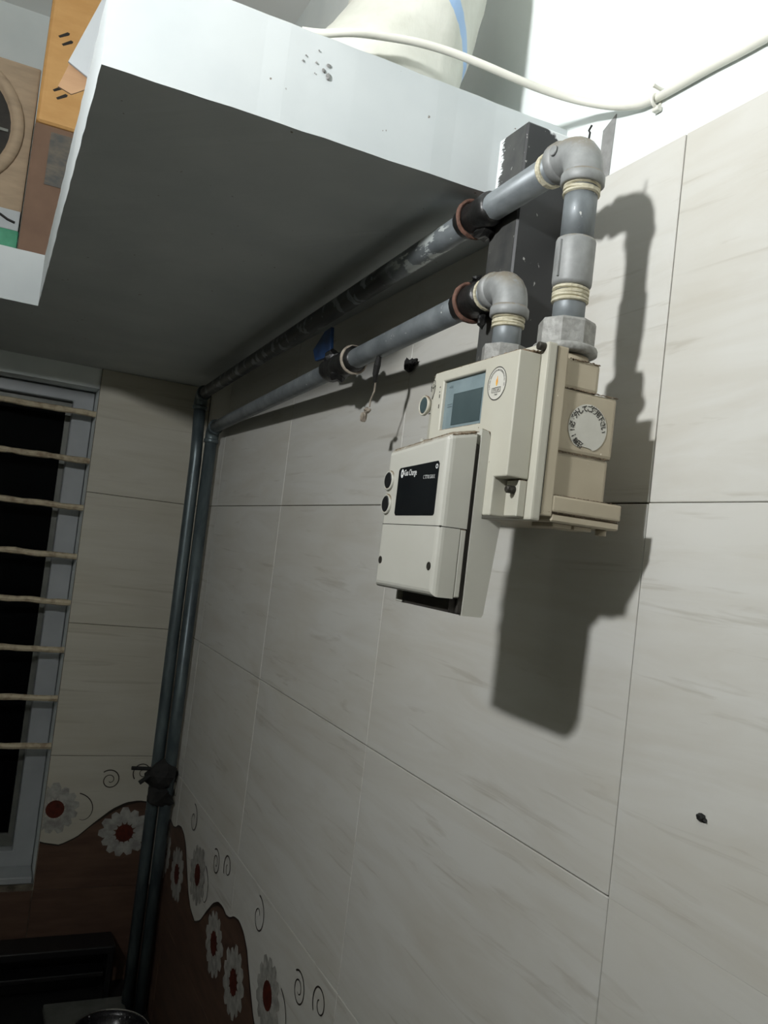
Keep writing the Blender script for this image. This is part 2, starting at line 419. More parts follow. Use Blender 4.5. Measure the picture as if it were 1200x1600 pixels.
# printed flower border: flat print lying on the decor tiles (u runs along the wall, period = one tile)
WAVE = [(0, -.703), (.02, -.692), (.05, -.686), (.08, -.692), (.105, -.706), (.14, -.745), (.17, -.776), (.20, -.794), (.24, -.801),
        (.275, -.784), (.31, -.752), (.345, -.723), (.375, -.708), (.405, -.704), (.43, -.708), (.4522, -.703)]
def wave_at(u):
    u = u % TW
    for (a, za), (b, zb) in zip(WAVE, WAVE[1:]):
        if a <= u <= b: return za+(zb-za)*(u-a)/(b-a)
    return WAVE[0][1]
def border(parent, P, u0, u1):
    """P(u, z, lift) -> point on the wall"""
    bm = new(); n = max(2, int((u1-u0)/.01)); prev = None
    for k in range(n+1):
        u = u0+(u1-u0)*k/n
        c = (bm.verts.new(P(u, -.8993, .0004)), bm.verts.new(P(u, wave_at(u), .0004)))
        if prev: bm.faces.new((prev[0], c[0], c[1], prev[1]))
        prev = c
    obj('printed_wave', bm, 'brown', parent)
    bm = new(); prev = None
    for k in range(n+1):
        u = u0+(u1-u0)*k/n; s = .0025+.0045*max(0, math.sin(2*PI*(u-.30)/.2261))
        c = (bm.verts.new(P(u, wave_at(u)-s, .0006)), bm.verts.new(P(u, wave_at(u)+.001, .0006)))
        if prev: bm.faces.new((prev[0], c[0], c[1], prev[1]))
        prev = c
    obj('printed_wave_edge', bm, 'decor_line', parent)
    def fl(u, z, R):
        if not (u0+R*.38 < u < u1-R*.2): return
        bm = new()
        for k in range(13):
            a = 2*PI*k/13+.2; rr = R*random.uniform(.9, 1.08); vs = []
            for s, h in ((.28, 0), (.5, .14), (.8, .2), (1, .1), (1, -.1), (.8, -.2), (.5, -.14)):
                vs.append(bm.verts.new(P(max(u0+.0004, u+rr*(s*math.cos(a)-h*math.sin(a))), z+rr*(s*math.sin(a)+h*math.cos(a)), .0008+.00002*k)))
            bm.faces.new(vs)
        o = obj('printed_flower', bm, 'petal', parent)
        bm = new(); bm.faces.new([bm.verts.new(P(u+R*.36*math.cos(2*PI*k/20), z+R*.36*math.sin(2*PI*k/20), .0012)) for k in range(20)])
        obj('flower_centre', bm, 'flower_eye', o)
    def swirl(u, z, R, turns=1.6, ph=0.0, tail=0):
        if not (u0 < u < u1): return
        bm = new(); prev = None; N_ = 44
        for k in range(N_+1):
            a = ph+2*PI*turns*k/N_; r = R*(.18+.82*k/N_); wd = .0007+.0006*k/N_
            c = [bm.verts.new(P(u+(r+s)*math.cos(a), z+(r+s)*math.sin(a), .0007)) for s in (-wd, wd)]
            if prev: bm.faces.new((prev[0], c[0], c[1], prev[1]))
            prev = c
        obj('printed_swirl', bm, 'decor_line', parent)
    k0 = math.floor(u0/TW)-1
    for k in range(k0, int(u1/TW)+2):
        b = k*TW
        fl(b+.060, -.780, .056); fl(b+.220, -.720, .056); fl(b+.380, -.778, .056)
        swirl(b+.332, -.655, .024, 1.7, 4.2); swirl(b+.405, -.637, .024, 1.3, 2.0); swirl(b+.272, -.735, .05, .45, -1.2); swirl(b+.14, -.64, .03, 1.2, .5)
border(wr, lambda u, z, l: (-l, -u, z), -YB+.02, 1.6)
border(wb, lambda u, z, l: (u-TW, YB-l, z), TW+WX+.001, TW-.012)

# ------------------------------------------------------------------ loft slab (an L: one arm along the right wall, one along the back wall)
SX, SYF, SYB = -.4227, -1.178, -.308
def jag(a, b, step=.02, amp=.0004):
    a = Vector(a); b = Vector(b); n = max(1, int((b-a).length/step)); t = (b-a).normalized(); nn = Vector((-t.y, t.x))
    return [a+(b-a)*k/n+nn*(random.uniform(-amp, amp) if k else 0) for k in range(n)]
outl = [(.0095, SYF), (.0095, YB+.008), (XL+.002, YB+.008), (XL+.002, SYB), (SX, SYB), (SX, SYF)]
poly = [(.0095, SYF), (.0095, YB+.008), (XL+.002, YB+.008)]
poly += jag(outl[3], outl[4])+jag(outl[4], outl[5])+jag(outl[5], outl[0])
poly = [tuple(p) for p in poly]
bm = new()
lo = [bm.verts.new((x, y, ZB+random.uniform(-.0005, .0005))) for x, y in poly]
hi = [bm.verts.new((x, y, ZT+(random.uniform(-.0005, .0005) if i > 2 else 0))) for i, (x, y) in enumerate(poly)]
bm.faces.new(lo); bm.faces.new(list(reversed(hi)))
for k in range(len(poly)):
    q = (k+1) % len(poly); bm.faces.new((lo[k], hi[k], hi[q], lo[q]))
bmesh.ops.triangulate(bm, faces=[f for f in bm.faces if len(f.verts) > 4])
bmesh.ops.recalc_face_normals(bm, faces=bm.faces[:])
struct('loft_slab', bm, 'slab')

# chipped paint marks on the slab edge: little raised crumbs of cement
bm = new()
for i in range(9):
    lump(bm, (-.258+random.uniform(-.012, .022), SYF-.001, .350+random.uniform(-.012, .010)), random.uniform(.0007, .0021), i, (1, .5, 1), .5, 1)
tag(recenter(obj('cement_crumbs', bm, 'cement')), 'cluster of grey cement crumbs on the white slab edge below the sack', 'crumbs')['kind'] = 'stuff'

# black painted post that carries the pipe hooks
PXF, PY0, PY1 = -.0655, -1.226, -1.1737
bm = box(new(), PXF, -.0004, PY0, PY1-.005, .005, .339, .0018)
tag(recenter(obj('pipe_post', bm, 'post')), 'short black painted post on the wall behind the two pipe elbows', 'post')
PO = bpy.data.objects['pipe_post']; PO.data.transform(Matrix.Translation(PO.location)); PO.location = (0, 0, 0)

# grey cement patch on the plaster right of the post, just above the tile edge
poly = [(-1.2355, .2955), (-1.2515, .2955), (-1.2535, .358), (-1.2365, .349)]
tr = struct('trim_1', prism(new(), poly, lambda u, v, d: (d, u, v), .0108, .0092), 'cement', 'grey cement patch on white plaster above the tiles')

# ------------------------------------------------------------------ window with grille
win = bpy.data.objects.new('window_1', None); COL.objects.link(win); win.location = (-.7, YB+.1, WBt); win['kind'] = 'structure'
Yg = YB+.014
for i, z in enumerate((.181, .071, -.038, -.151, -.257, -.366, -.476, -.584)):
    bm = new(); n = 44; x0, x1 = -.998, WX+.004
    pts = [(x0+(x1-x0)*k/n, Yg+.006, z+.0022*noise.noise(Vector((k*.35, i*5.0, 0)))) for k in range(n+1)]
    sweep(bm, pts, [.0070+.0020*noise.noise(Vector((k*.6, i*3.0, 7))) for k in range(n+1)], 8)
    obj('grille_bar', bm, 'bars', win)
YW = YB+.075
bm = new(); grid_solid(bm, [-.998, -.95, -.304, WX-.002], [WBt+.004, WBt+.05, WT-.03, WT-.003], {(1, 1)}, lambda a, b, d: (a, d, b), YW, YW+.05)
bevel_sharp(bm, .002, seg=1); obj('window_frame', bm, 'winframe', win)
sash = obj('window_sash', grid_solid(new(), [-.95, -.925, -.316, -.3045], [WBt+.051, WBt+.08, WT-.05, WT-.031], {(1, 1)}, lambda a, b, d: (a, d, b), YW+.03, YW+.05), 'tray', win)
obj('pane', box(new(), -.925, -.316, YW+.038, YW+.042, WBt+.08, WT-.05), 'glass', sash)
obj('window_sill', box(new(), -.998, WX-.003, YB+.004, YB+.074, WBt+.001, WBt+.016, .002), 'winframe', win)

# ------------------------------------------------------------------ gas pipes
def lerp(a, b, t): return tuple(a[i]+(b[i]-a[i])*t for i in range(3))
def elbow(bm, a, c, b, r, n=10, rc=None):
    """swept bend from a through corner c to b with thicker collars at both mouths"""
    a, c, b = Vector(a), Vector(c), Vector(b); pts = []; rad = []
    for k in range(n+1):
        t = k/n; p = a+(c-a)*.82; q = b+(c-b)*.82
        pts.append(a*(1-t)**3+p*3*t*(1-t)**2+q*3*t*t*(1-t)+b*t**3); rad.append(r)
    sweep(bm, pts, rad, 22)
    for p, q in ((a, c), (b, c)):
        d = (q-p).normalized(); prof(bm, p-d*.002, d, [(0, r+.0004), (.0008, r+.0016), (.0075, r+.0016), (.0095, r)], 22)
    return bm

# upper pipe
RX, RY = -.080, -1.338
A, B = (-.080, -1.300, .2640), (-.0525, .055, .2470)
up = thing('gas_pipe', (RX, RY, .108), 'upper grey gas pipe under the slab, with a tall riser and coupling', 'pipe', 'steel gas pipes')
obj('pipe_run', sweep(new(), [lerp(A, B, k/6) for k in range(7)], .0125, 20), 'galv_splash', up)
bm = elbow(new(), (-.080, -1.305, .264), (-.080, RY, .2645), (RX, RY, .236), .0152)
prof(bm, (-.0955, -1.318, .2655), (-1, 0, 0), [(0, .0042), (.0012, .0042), (.0016, .0036)], 14)
obj('elbow', bm, 'fitting', up)
obj('wire', sweep(new(), [(-.0785, -1.337, .2660), (-.0785, -1.3385, .2770), (-.079, -1.3375, .2790), (-.0785, -1.340, .2825)], .0009, 6), 'black_soft', up)
obj('riser', sweep(new(), [(RX, RY, .240), (RX, RY, .190)], .0126, 20), 'galv', up)
bm = new()
for i, z in enumerate((.2335, .2305, .2275)): torus(bm, (RX, RY, z), (0, .05*(-1)**i, 1), .0128, .0016, n=20, m=6)
obj('thread_tape', bm, 'tape', up)
bm = new(); torus(bm, (-.0795, -1.290, .2638), (0, 1, 0), .0129, .0016, n=20, m=6); torus(bm, (-.0795, -1.2935, .2638), (0, 1, .06), .0132, .0016, n=20, m=6)
obj('thread_tape', bm, 'tape', up)
bm = prof(new(), (RX, RY, .1925), (0, 0, -1), [(0, .0128), (.001, .0146), (.003, .0152), (.0345, .0152), (.037, .0146), (.038, .0125)], 24)
box(bm, -.0965, -.0945, RY-.0035, RY-.002, .160, .188)
obj('coupling', bm, 'fitting', up)
bm = new()
for i, z in enumerate((.1525, .1495, .1465, .1440)): torus(bm, (RX, RY, z), (.04*(-1)**i, 0, 1), .0126, .0017, n=20, m=6)
obj('thread_tape', bm, 'tape', up)
obj('nipple', sweep(new(), [(RX, RY, .158), (RX, RY, .122)], .0122, 20), 'galv', up)
bm = prof(new(), (RX, RY, .1285), (0, 0, -1), [(0, .0165), (.001, .0208), (.003, .0218), (.020, .0218), (.0205, .0215)], 8)
obj('union_nut', bm, 'nut', up)
obj('nut_flange', prof(new(), (RX, RY, .108), (0, 0, -1), [(0, .0238), (.0015, .0246), (.005, .0246), (.0065, .022)], 28), 'nut', up)
obj('corner_elbow', elbow(new(), (-.0533, .026, .2473), (-.0525, .058, .2470), (-.0525, .058, .215), .0150), 'galv_dark', up)
obj('drop_pipe', sweep(new(), [(-.0525, .058, .22), (-.0478, .056, .1), (-.0455, .056, -.5), (-.0435, .056, -1.16)], .0133, 20), 'galv_dark', up)

# lower pipe
LX, LY = -.080, -1.2535
A2, B2 = (-.0790, -1.218, .1790), (-.0225, .030, .1740)
lw = thing('gas_pipe', (LX, LY, .100), 'lower grey gas pipe along the wall, with a short elbow down to the meter', 'pipe', 'steel gas pipes')
obj('pipe_run', sweep(new(), [lerp(A2, B2, k/6) for k in range(7)], .0125, 20), 'galv', lw)
bm = elbow(new(), (-.079, -1.222, .179), (-.080, LY, .1792), (LX, LY, .1505), .0150)
obj('elbow', bm, 'fitting', lw)
bm = new(); torus(bm, (-.0788, -1.2105, .179), (0, 1, 0), .0130, .0018, n=20, m=6)
obj('thread_tape', bm, 'tape', lw)
bm = new()
for i, z in enumerate((.1480, .1455, .1430, .1410)): torus(bm, (LX, LY, z), (.05*(-1)**i, 0, 1), .0126, .0016, n=20, m=6)
obj('thread_tape', bm, 'tape', lw)
obj('nipple', sweep(new(), [(LX, LY, .154), (LX, LY, .118)], .0122, 20), 'galv', lw)
obj('union_nut', prof(new(), (LX, LY, .1235), (0, 0, -1), [(0, .0165), (.001, .0200), (.022, .0200), (.0225, .018)], 8), 'nut', lw)
obj('corner_elbow', elbow(new(), (-.0228, .008, .1741), (-.0215, .040, .1740), (-.0215, .040, .142), .0150), 'galv_dark', lw)
obj('drop_pipe', sweep(new(), [(-.0215, .040, .148), (-.020, .040, -.5), (-.0185, .040, -1.16)], .0133, 20), 'galv_dark', lw)

def on_run(a, b, y): return lerp(a, b, (y-a[1])/(b[1]-a[1]))
def wrap(bm, a, b, y0, y1, r, seed, amp=.0016):
    n = 14; N_ = 20
    d = (Vector(b)-Vector(a)).normalized(); ref = Vector((0, 0, 1)); U = (ref-d*ref.dot(d)).normalized(); V = d.cross(U); rings = []
    for k in range(n+1):
        y = y0+(y1-y0)*k/n; p = Vector(on_run(a, b, y)); ring = []
        for j in range(N_):
            an = 2*PI*j/N_; dd = U*math.cos(an)+V*math.sin(an)
            e = noise.noise(dd*1.5+Vector((y*90, seed, 0)))*amp
            yo = noise.noise(dd*2.2+Vector((seed*4, 0, 3)))*.004 if k in (0, n) else 0
            ring.append(bm.verts.new(p+d*yo+dd*((r if 0 < k < n else .0126)+e*(1 if 0 < k < n else 0))))
        rings.append(ring)
    for p, q in zip(rings, rings[1:]):
        for j in range(N_):
            f = bm.faces.new((p[j], p[(j+1) % N_], q[(j+1) % N_], q[j])); f.smooth = True
    bm.faces.new(list(reversed(rings[0]))); bm.faces.new(rings[-1])
    return bm

# pipe hooks (clamps)
def hook(a, b, y, label, seed, w0, w1, arm):
    c = on_run(a, b, y)
    h = thing('pipe_hook', (c[0], c[1], c[2]-.0125), label, 'pipe hook', 'rusty pipe hooks')
    obj('tar_wrap', wrap(new(), a, b, w0, w1, .0152, seed), 'black_rubber', h)
    bm = torus(new(), (c[0], c[1], c[2]), (b[0]-a[0], b[1]-a[1], b[2]-a[2]), .0176, .0021, 0, 2*PI, 30, 8)
    for v in bm.verts: v.co += Vector((noise.noise(v.co*160), noise.noise(v.co*150+Vector((5, 0, 0))), 0))*.0008
    obj('ring', bm, 'rust', h)
    if arm == 'post':
        obj('shank', sweep(new(), [(c[0]+.001, c[1], c[2]+.0172), (c[0]+.010, c[1]-.006, c[2]+.0185), (-.060, -1.190, c[2]+.0185)], .0028, 8), 'rust', h)
    return h, c
hk, c1 = hook(A, B, -1.168, 'rusty ring hook with black wrap on the upper pipe beside the slab corner', 1, -1.205, -1.150, 'post')
bm = new(); lump(bm, (c1[0]+.004, c1[1]-.014, c1[2]-.0165), .008, 3, (1, 1.6, .7))
obj('tar_blob', bm, 'black_rubber', hk)
hk, c2 = hook(A2, B2, -1.180, 'rusty ring hook with black wrap on the lower pipe beside its elbow', 2, -1.207, -1.160, 'post')
bm = new(); lump(bm, (c2[0]+.001, c2[1]-.022, c2[2]-.0205), .0050, 5, (.8, .8, 1.5)); obj('tar_blob', bm, 'black_rubber', hk)
bm = new(); lump(bm, (c2[0]-.002, c2[1]-.010, c2[2]+.0180), .0048, 6, (1, 1.4, .7), .8)
obj('tar_blob', bm, 'black_rubber', hk)
c3 = on_run(A2, B2, -.845)
hk = thing('pipe_clamp', (c3[0], c3[1], c3[2]-.016), 'black clamp with a pale band and blue tab midway along the lower pipe', 'pipe clamp')
bm = wrap(new(), A2, B2, -.880, -.770, .0160, 9, .0026); lump(bm, (c3[0]-.004, c3[1]+.05, c3[2]+.012), .012, 11, (1, 1.3, .9)); lump(bm, (c3[0]-.002, c3[1]+.028, c3[2]-.013), .010, 12, (1, 1.5, .8))
obj('tar_wrap', bm, 'black_rubber', hk)
obj('band', torus(new(), on_run(A2, B2, -.868), (0, 1, 0), .0168, .0024, n=28, m=8), 'pale_tape', hk)
q = on_run(A2, B2, -.790)
bm = prism(new(), [(-.785, .196), (-.726, .198), (-.712, .216), (-.752, .236), (-.776, .238)], lambda u, v, d: (d, u, v), q[0]-.006, q[0]-.001)
bevel_sharp(bm, .0008, seg=1)
obj('tab', bm, 'blue', hk, 'blue painted tab')
hk = thing('pipe_clamp', (-.036, .05, -.66), 'black clamp with a protruding screw on the two vertical pipes in the corner', 'pipe clamp')
bm = new(); lump(bm, (-.036, .04, -.60), .030, 21, (1.15, .8, .9), .35); lump(bm, (-.034, .038, -.645), .028, 22, (1.1, .8, .9), .35)
obj('tar_wrap', bm, 'black_soft', hk)
bm = new(); sweep(bm, [(-.064, .03, -.585), (-.105, .028, -.583)], .0042, 8); obj('screw', bm, 'black_soft', hk)
bm = new(); sweep(bm, [(-.064, .03, -.600), (-.085, .028, -.615)], .005, 8)
obj('screw', bm, 'black_soft', hk)

# ------------------------------------------------------------------ gas meter
mt = thing('gas_meter', (-.09, -1.305, -.03), 'ivory gas meter with a grey display hanging under the pipe elbows', 'meter')
YS, YR, Y1 = -1.371, -1.376, -1.234
FX = -.139
bm = new()
box(bm, -.1025, -.052, YS, Y1-.002, .0245, .0700, .0025, 2)
box(bm, -.1025, -.054, YS+.0006, Y1-.002, -.012, .0238, .0025, 2)
box(bm, -.1025, -.056, YS+.002, Y1-.004, .020, .030)
obj('body', bm, 'body', mt)
for y0, y1 in ((YS, -1.318), (-1.276, Y1-.002)):
    bm = new(); box(bm, -.1025, -.0700, y0, y1, .0695, .0922, .003, 2)
    n0 = obj('port', bm, 'body', mt)
for y in (RY, LY):
    obj('port_collar', prof(new(), (-.080, y, .091), (0, 0, 1), [(0, .0185), (.0095, .0185), (.010, .0175)], 22), 'body', mt)
bm = new(); box(bm, -.1025, -.041, YS-.004, Y1-.002, -.0195, -.0075, .0016, 2)
obj('base', bm, 'body', mt)
bm = new(); box(bm, -.1025, -.0415, YS-.0035, Y1-.003, -.0265, -.0203, .0012)
box(bm, -.080, -.0415, YS+.001, Y1-.006, -.0210, -.0190)
for x0, x1 in ((-.095, -.078), (-.076, -.060)): box(bm, x0, x1, YS+.004, YS+.03, -.0295, -.0262, .0006)
sweep(bm, [(-.050, YS+.006, -.026), (-.050, YS+.006, -.031)], .004, 10)
obj('base_lip', bm, 'body', mt)
bm = new(); box(bm, -.1118, -.1022, YR+.0012, Y1, -.0230, .0975, .0010, 2); obj('flange', bm, 'body', mt)
obj('gasket', box(new(), -.1126, -.1118, YR+.0012, Y1-.001, -.022, .0965), 'gap', mt)
# front cover: a rim behind and a raised face with the display opening and a cut corner for the screw
bm = new(); grid_solid(bm, [-YR, 1.356, 1.348, 1.30, -Y1], [-.0275, -.0015, .088, .0915, .0985], {(1, 3), (2, 3)} and set(),
                       lambda u, v, d: (d, -u, v), -.1205, -.1126)
bevel_sharp(bm, .0016); obj('cover_rim', bm, 'ivory', mt)
us = [1.3685, 1.3520, 1.3245, 1.2615, 1.246, 1.2340]; vs = [-.0270, .0005, .0420, .0815, .0905]
bm = new(); grid_solid(bm, us, vs, {(0, 0), (2, 2)}, lambda u, v, d: (d, -u, v), FX, -.1204)
for v in bm.verts:
    if abs(v.co.y+1.2340) < 1e-5 and v.co.z > .09: v.co.z -= .0075
    if abs(v.co.y+1.2340) < 1e-5 and v.co.x < -.13: v.co.x += .004
bmesh.ops.recalc_face_normals(bm, faces=bm.faces[:])
bevel_sharp(bm, .0020, 30, 3)
obj('front_cover', bm, 'ivory', mt)
bm = new(); box(bm, -.1275, -.1204, -1.3680, -1.3520, -.0262, .0000, .0008); obj('screw_recess', bm, 'ivory', mt)
obj('screw', prof(new(), (-.1274, -1.3625, -.0075), (-1, 0, 0), [(0, .0028), (.006, .0028), (.0068, .0020)], 14), 'screw', mt)
bm = prof(new(), (-.1204, -1.3705, .0950), (-1, -.0, 0), [(0, .0030), (.0050, .0030), (.0056, .0022)], 14)
obj('screw', bm, 'screw', mt)
# display
dw = obj('display_window', box(new(), FX+.0030, FX+.0060, -1.3250, -1.2610, .0410, .0825), 'lcd_frame', mt, 'grey display window')
obj('screen', box(new(), FX+.0026, FX+.0030, -1.3185, -1.2755, .0448, .0700), 'lcd', dw)
bm = new(); text_into(bm, 'e-Gas', .0032, (FX+.0029, -1.2665, .0765), UF, VF, squeeze=.8)
for z in (.062, .060): box(bm, FX+.0028, FX+.003, -1.2735, -1.2665, z, z+.0006)
obj('lettering', bm, 'grey_print', dw)
# side button
rg = obj('button_ring', prof(new(), (FX+.0035, -1.2310, .065), (-1, 0, 0), [(0, .0060), (.0020, .0085), (.0040, .0087), (.0046, .0083), (.0046, .0070), (.0036, .0070)], 26), 'ivory', mt)
obj('button', prof(new(), (FX+.003, -1.2310, .065), (-1, 0, 0), [(0, .0070), (.0034, .0070), (.0040, .0062)], 26), 'lcd', rg)
# little printed marks and worn sticker left of the display
bm = new()
for y, z, h in ((-1.2555, .0775, .0012), (-1.2555, .0735, .0010), (-1.2560, .0700, .0030), (-1.2565, .0615, .0034)):
    box(bm, FX-.0001, FX, y-.0012, y, z-h/2, z+h/2)
box(bm, FX-.0001, FX, -1.2440, -1.2405, .0565, .0573)
annulus(bm, (FX, -1.2440, .0815), UF, VF, .0030, .0036, 20, .0001); annulus(bm, (FX, -1.2445, .0800), UF, VF, .0010, .0014, 14, .0001)
sweep(bm, [(FX, -1.2478, .0800), (FX, -1.2470, .0740), (FX, -1.2440, .0690)], .0004, 5)
sweep(bm, [(FX, -1.2405, .0800), (FX, -1.2412, .0755)], .0003, 5)
obj('printed_marks', bm, 'black_print', mt)
# round utility sticker
SC = (FX, -1.3430, .0690)
st = obj('sticker', disc(new(), SC, UF, VF, .0125, .0125, 40, .0002), 'sticker', mt, 'round white utility sticker with a flame')
bm = annulus(new(), SC, UF, VF, .0117, .0124, 44, .0003)
ring_text(bm, 'TITAS GAS TRANSMISSION AND DISTRIBUTION CO. LTD', .0021, (SC[0]-.0002, SC[1], SC[2]), UF, VF, .0098, math.radians(200), math.radians(-14))
text_into(bm, 'TITAS GAS', .0031, (SC[0]-.0003, SC[1], SC[2]-.0048), UF, VF, 'CENTER', .62)
text_into(bm, '1964', .0022, (SC[0]-.0003, SC[1], SC[2]-.0083), UF, VF, 'CENTER')
for (y0, y1, z0, z1) in ((-.0058, .0058, -.0066, -.0063), (-.0058, .0058, -.0032, -.0029), (-.0058, -.0055, -.0066, -.0029), (.0055, .0058, -.0066, -.0029)):
    box(bm, SC[0]-.0004, SC[0]-.0003, SC[1]+y0, SC[1]+y1, SC[2]+z0, SC[2]+z1)
obj('lettering', bm, 'black_print', st)
bm = new(); fl = [(0, -.0022), (.0013, -.0004), (.0018, .0012), (.0012, .0028), (.0010, .0044), (.0002, .0058), (-.0002, .0038), (-.0012, .0026), (-.0017, .0008), (-.0012, -.0008)]
bm.faces.new([bm.verts.new((SC[0]-.0004, SC[1]-u*.8, SC[2]+v)) for u, v in fl]); obj('flame', bm, 'orange', st)
# round warning sticker on the side of the body, its lower corner peeling
SS = (-.0765, YS, .0445)
bm = disc(new(), SS, US, VF, .0172, .0172, 48, .0004, lambda a: 1-.10*max(0, math.sin(3*a+.3))*(1 if -2.6 < ((a+PI) % (2*PI)-PI) < -.7 else 0)-.08*(1 if -1.9 < ((a+PI) % (2*PI)-PI) < -1.2 else 0))
ws = obj('warning_sticker', bm, 'sticker', mt, 'round white sticker with black Japanese lettering')
bm = new(); ring_text(bm, '注意!!必ず外してご使用下さい', .0054, (SS[0], SS[1]-.0005, SS[2]), US, VF, .0137, math.radians(246), math.radians(4), .022)
obj('lettering', bm, 'black_print', ws)

# ------------------------------------------------------------------ prepaid display unit hung on the meter
un = thing('display_unit', (-.158, -1.293, -.10), 'pale prepaid display unit with a black screen hung on the front of the meter', 'display unit')
BX, BY0, BY1, BZ0, BZ1 = -.1730, -1.343, -1.2455, -.0885, .0335
SEAM = -.0388
def shell(bm, x0, x1, y0, y1, z0, z1, r):
    """rounded box: strong vertical corner rounding, softer rim"""
    r_ = bmesh.ops.create_cube(bm, size=1.0); vs_ = r_['verts']
    for v in vs_: v.co = Vector((x0+(v.co.x+.5)*(x1-x0), y0+(v.co.y+.5)*(y1-y0), z0+(v.co.z+.5)*(z1-z0)))
    return vs_
bm = new(); vs_ = shell(bm, BX, -.1505, BY0, BY1, SEAM+.0003, BZ1, 0)
es = [e for e in bm.edges if (e.verts[0].co.x < BX+.001 and e.verts[1].co.x < BX+.001 and min(e.verts[0].co.z, e.verts[1].co.z) > SEAM+.01)]
es += [e for e in bm.edges if abs(e.verts[0].co.z-e.verts[1].co.z) > .01 and e.verts[0].co.x < BX+.001]
es += [e for e in bm.edges if min(e.verts[0].co.z, e.verts[1].co.z) > SEAM+.01 and abs(e.verts[0].co.x-e.verts[1].co.x) > .01]
bmesh.ops.bevel(bm, geom=list(set(es)), offset=.0055, segments=4, profile=.5, affect='EDGES')
for v in bm.verts:                              # the top edge runs slightly downhill to the left
    if v.co.z > 0: v.co.z -= .0075*(v.co.y-BY0)/(BY1-BY0)+.0050*(-.1505-v.co.x)/.0225
for f in bm.faces: f.smooth = False
obj('shell', bm, 'ivory_unit', un)
bm = new(); box(bm, -.1553, -.1505, BY0, BY1, BZ0+.0008, SEAM, .0008)
obj('back_shell', bm, 'ivory_unit', un)
bm = new(); shell(bm, BX, -.1557, BY0, BY1, BZ0, SEAM-.0003, 0)
es = [e for e in bm.edges if e.verts[0].co.x < BX+.001 and e.verts[1].co.x < BX+.001 and max(e.verts[0].co.z, e.verts[1].co.z) < SEAM-.01]
es += [e for e in bm.edges if abs(e.verts[0].co.z-e.verts[1].co.z) > .01 and e.verts[0].co.x < BX+.001]
bmesh.ops.bevel(bm, geom=list(set(es)), offset=.0050, segments=4, profile=.5, affect='EDGES')
lid = obj('battery_cover', bm, 'ivory_unit', un)
for y in (-1.3345, -1.2530):
    bm = prof(new(), (BX+.0006, y, -.0675), (-1, 0, 0), [(0, .0030), (.0010, .0030), (.0010, .0021), (.0008, .0019)], 14)
    obj('screw', bm, 'screw', lid)
obj('seam', box(new(), BX+.0012, -.152, BY0+.001, BY1-.001, SEAM-.0006, SEAM+.0006), 'gap', un)
# screen
bm = prism(new(), [(1.2690+.002, .0050), (1.2690, .0030), (1.2690, -.0300), (1.2710, -.0320), (1.3320, -.0315), (1.3335, -.0300), (1.3335, .0060), (1.3315, .0080)],
           lambda u, v, d: (d, -u, v), BX-.0003, BX+.001)
scn = obj('screen', bm, 'screen', un)
bm = new(); text_into(bm, '-Gas Charge', .0066, (BX-.0003, -1.2775, .0008), UF, VF, squeeze=.66, bold=.012)
disc(bm, (BX-.0003, -1.2755, .0006), UF, VF, .0024, .0034, 20, .0001)
text_into(bm, 'C TITAS GAS K', .0040, (BX-.0003, -1.3110, -.0034), UF, VF, squeeze=.68)
annulus(bm, (BX-.0003, -1.3305, .0040), UF, VF, .0010, .0018, 16, .0001)
obj('lettering', bm, 'white_print', scn)
bm = new(); annulus(bm, (BX-.0005, -1.2757, .0006), UF, VF, .0005, .0011, 12, .0001); obj('logo_eye', bm, 'screen', scn)
for z in (-.0042, -.0230):
    y = -1.2535
    rg = obj('button_ring', prof(new(), (BX+.003, y, z), (-1, 0, 0), [(0, .0082), (.0042, .0082), (.0048, .0076), (.0048, .0064), (.0040, .0064)], 26), 'ivory_unit', un)
    obj('button', prof(new(), (BX+.002, y, z), (-1, 0, 0), [(0, .0064), (.0038, .0064), (.0043, .0056)], 26), 'black', rg)
# dark gap, back mount that tapers away under the meter, open bottom with a connector
obj('gasket', box(new(), -.1507, -.1463, BY0+.0016, BY1-.0046, -.0993, BZ1-.010, .001), 'gap', un)
prf = [(-.1465, -.1000), (-.1305, -.1000), (-.1290, -.0980), (-.1225, -.0300), (-.1392, -.0295), (-.1392, .0300), (-.1410, .0335), (-.1465, .0345)]
bm = prism(new(), prf, lambda u, v, d: (u, d, v), BY0+.0005, BY0+.0045)
obj('mount_cheek', bm, 'ivory_unit', un)
bm = prism(new(), prf, lambda u, v, d: (u, d, v), BY1-.0045, BY1-.0005)
obj('mount_cheek', bm, 'ivory_unit', un)
bm = new(); box(bm, -.1465, -.1396, BY0+.0045, BY1-.0045, -.0930, .0335, .0012); obj('mount_plate', bm, 'ivory_unit', un)
obj('cavity', box(new(), -.1560, -.1507, BY0+.004, BY1-.020, -.0985, BZ0+.002), 'gap', un)
bm = new(); box(bm, -.1560, -.1500, -1.2700, -1.2530, -.0985, -.0965, .0005); box(bm, -.1560, -.1510, -1.2565, -1.2540, -.0970, -.0885); obj('connector', bm, 'ivory_unit', un)

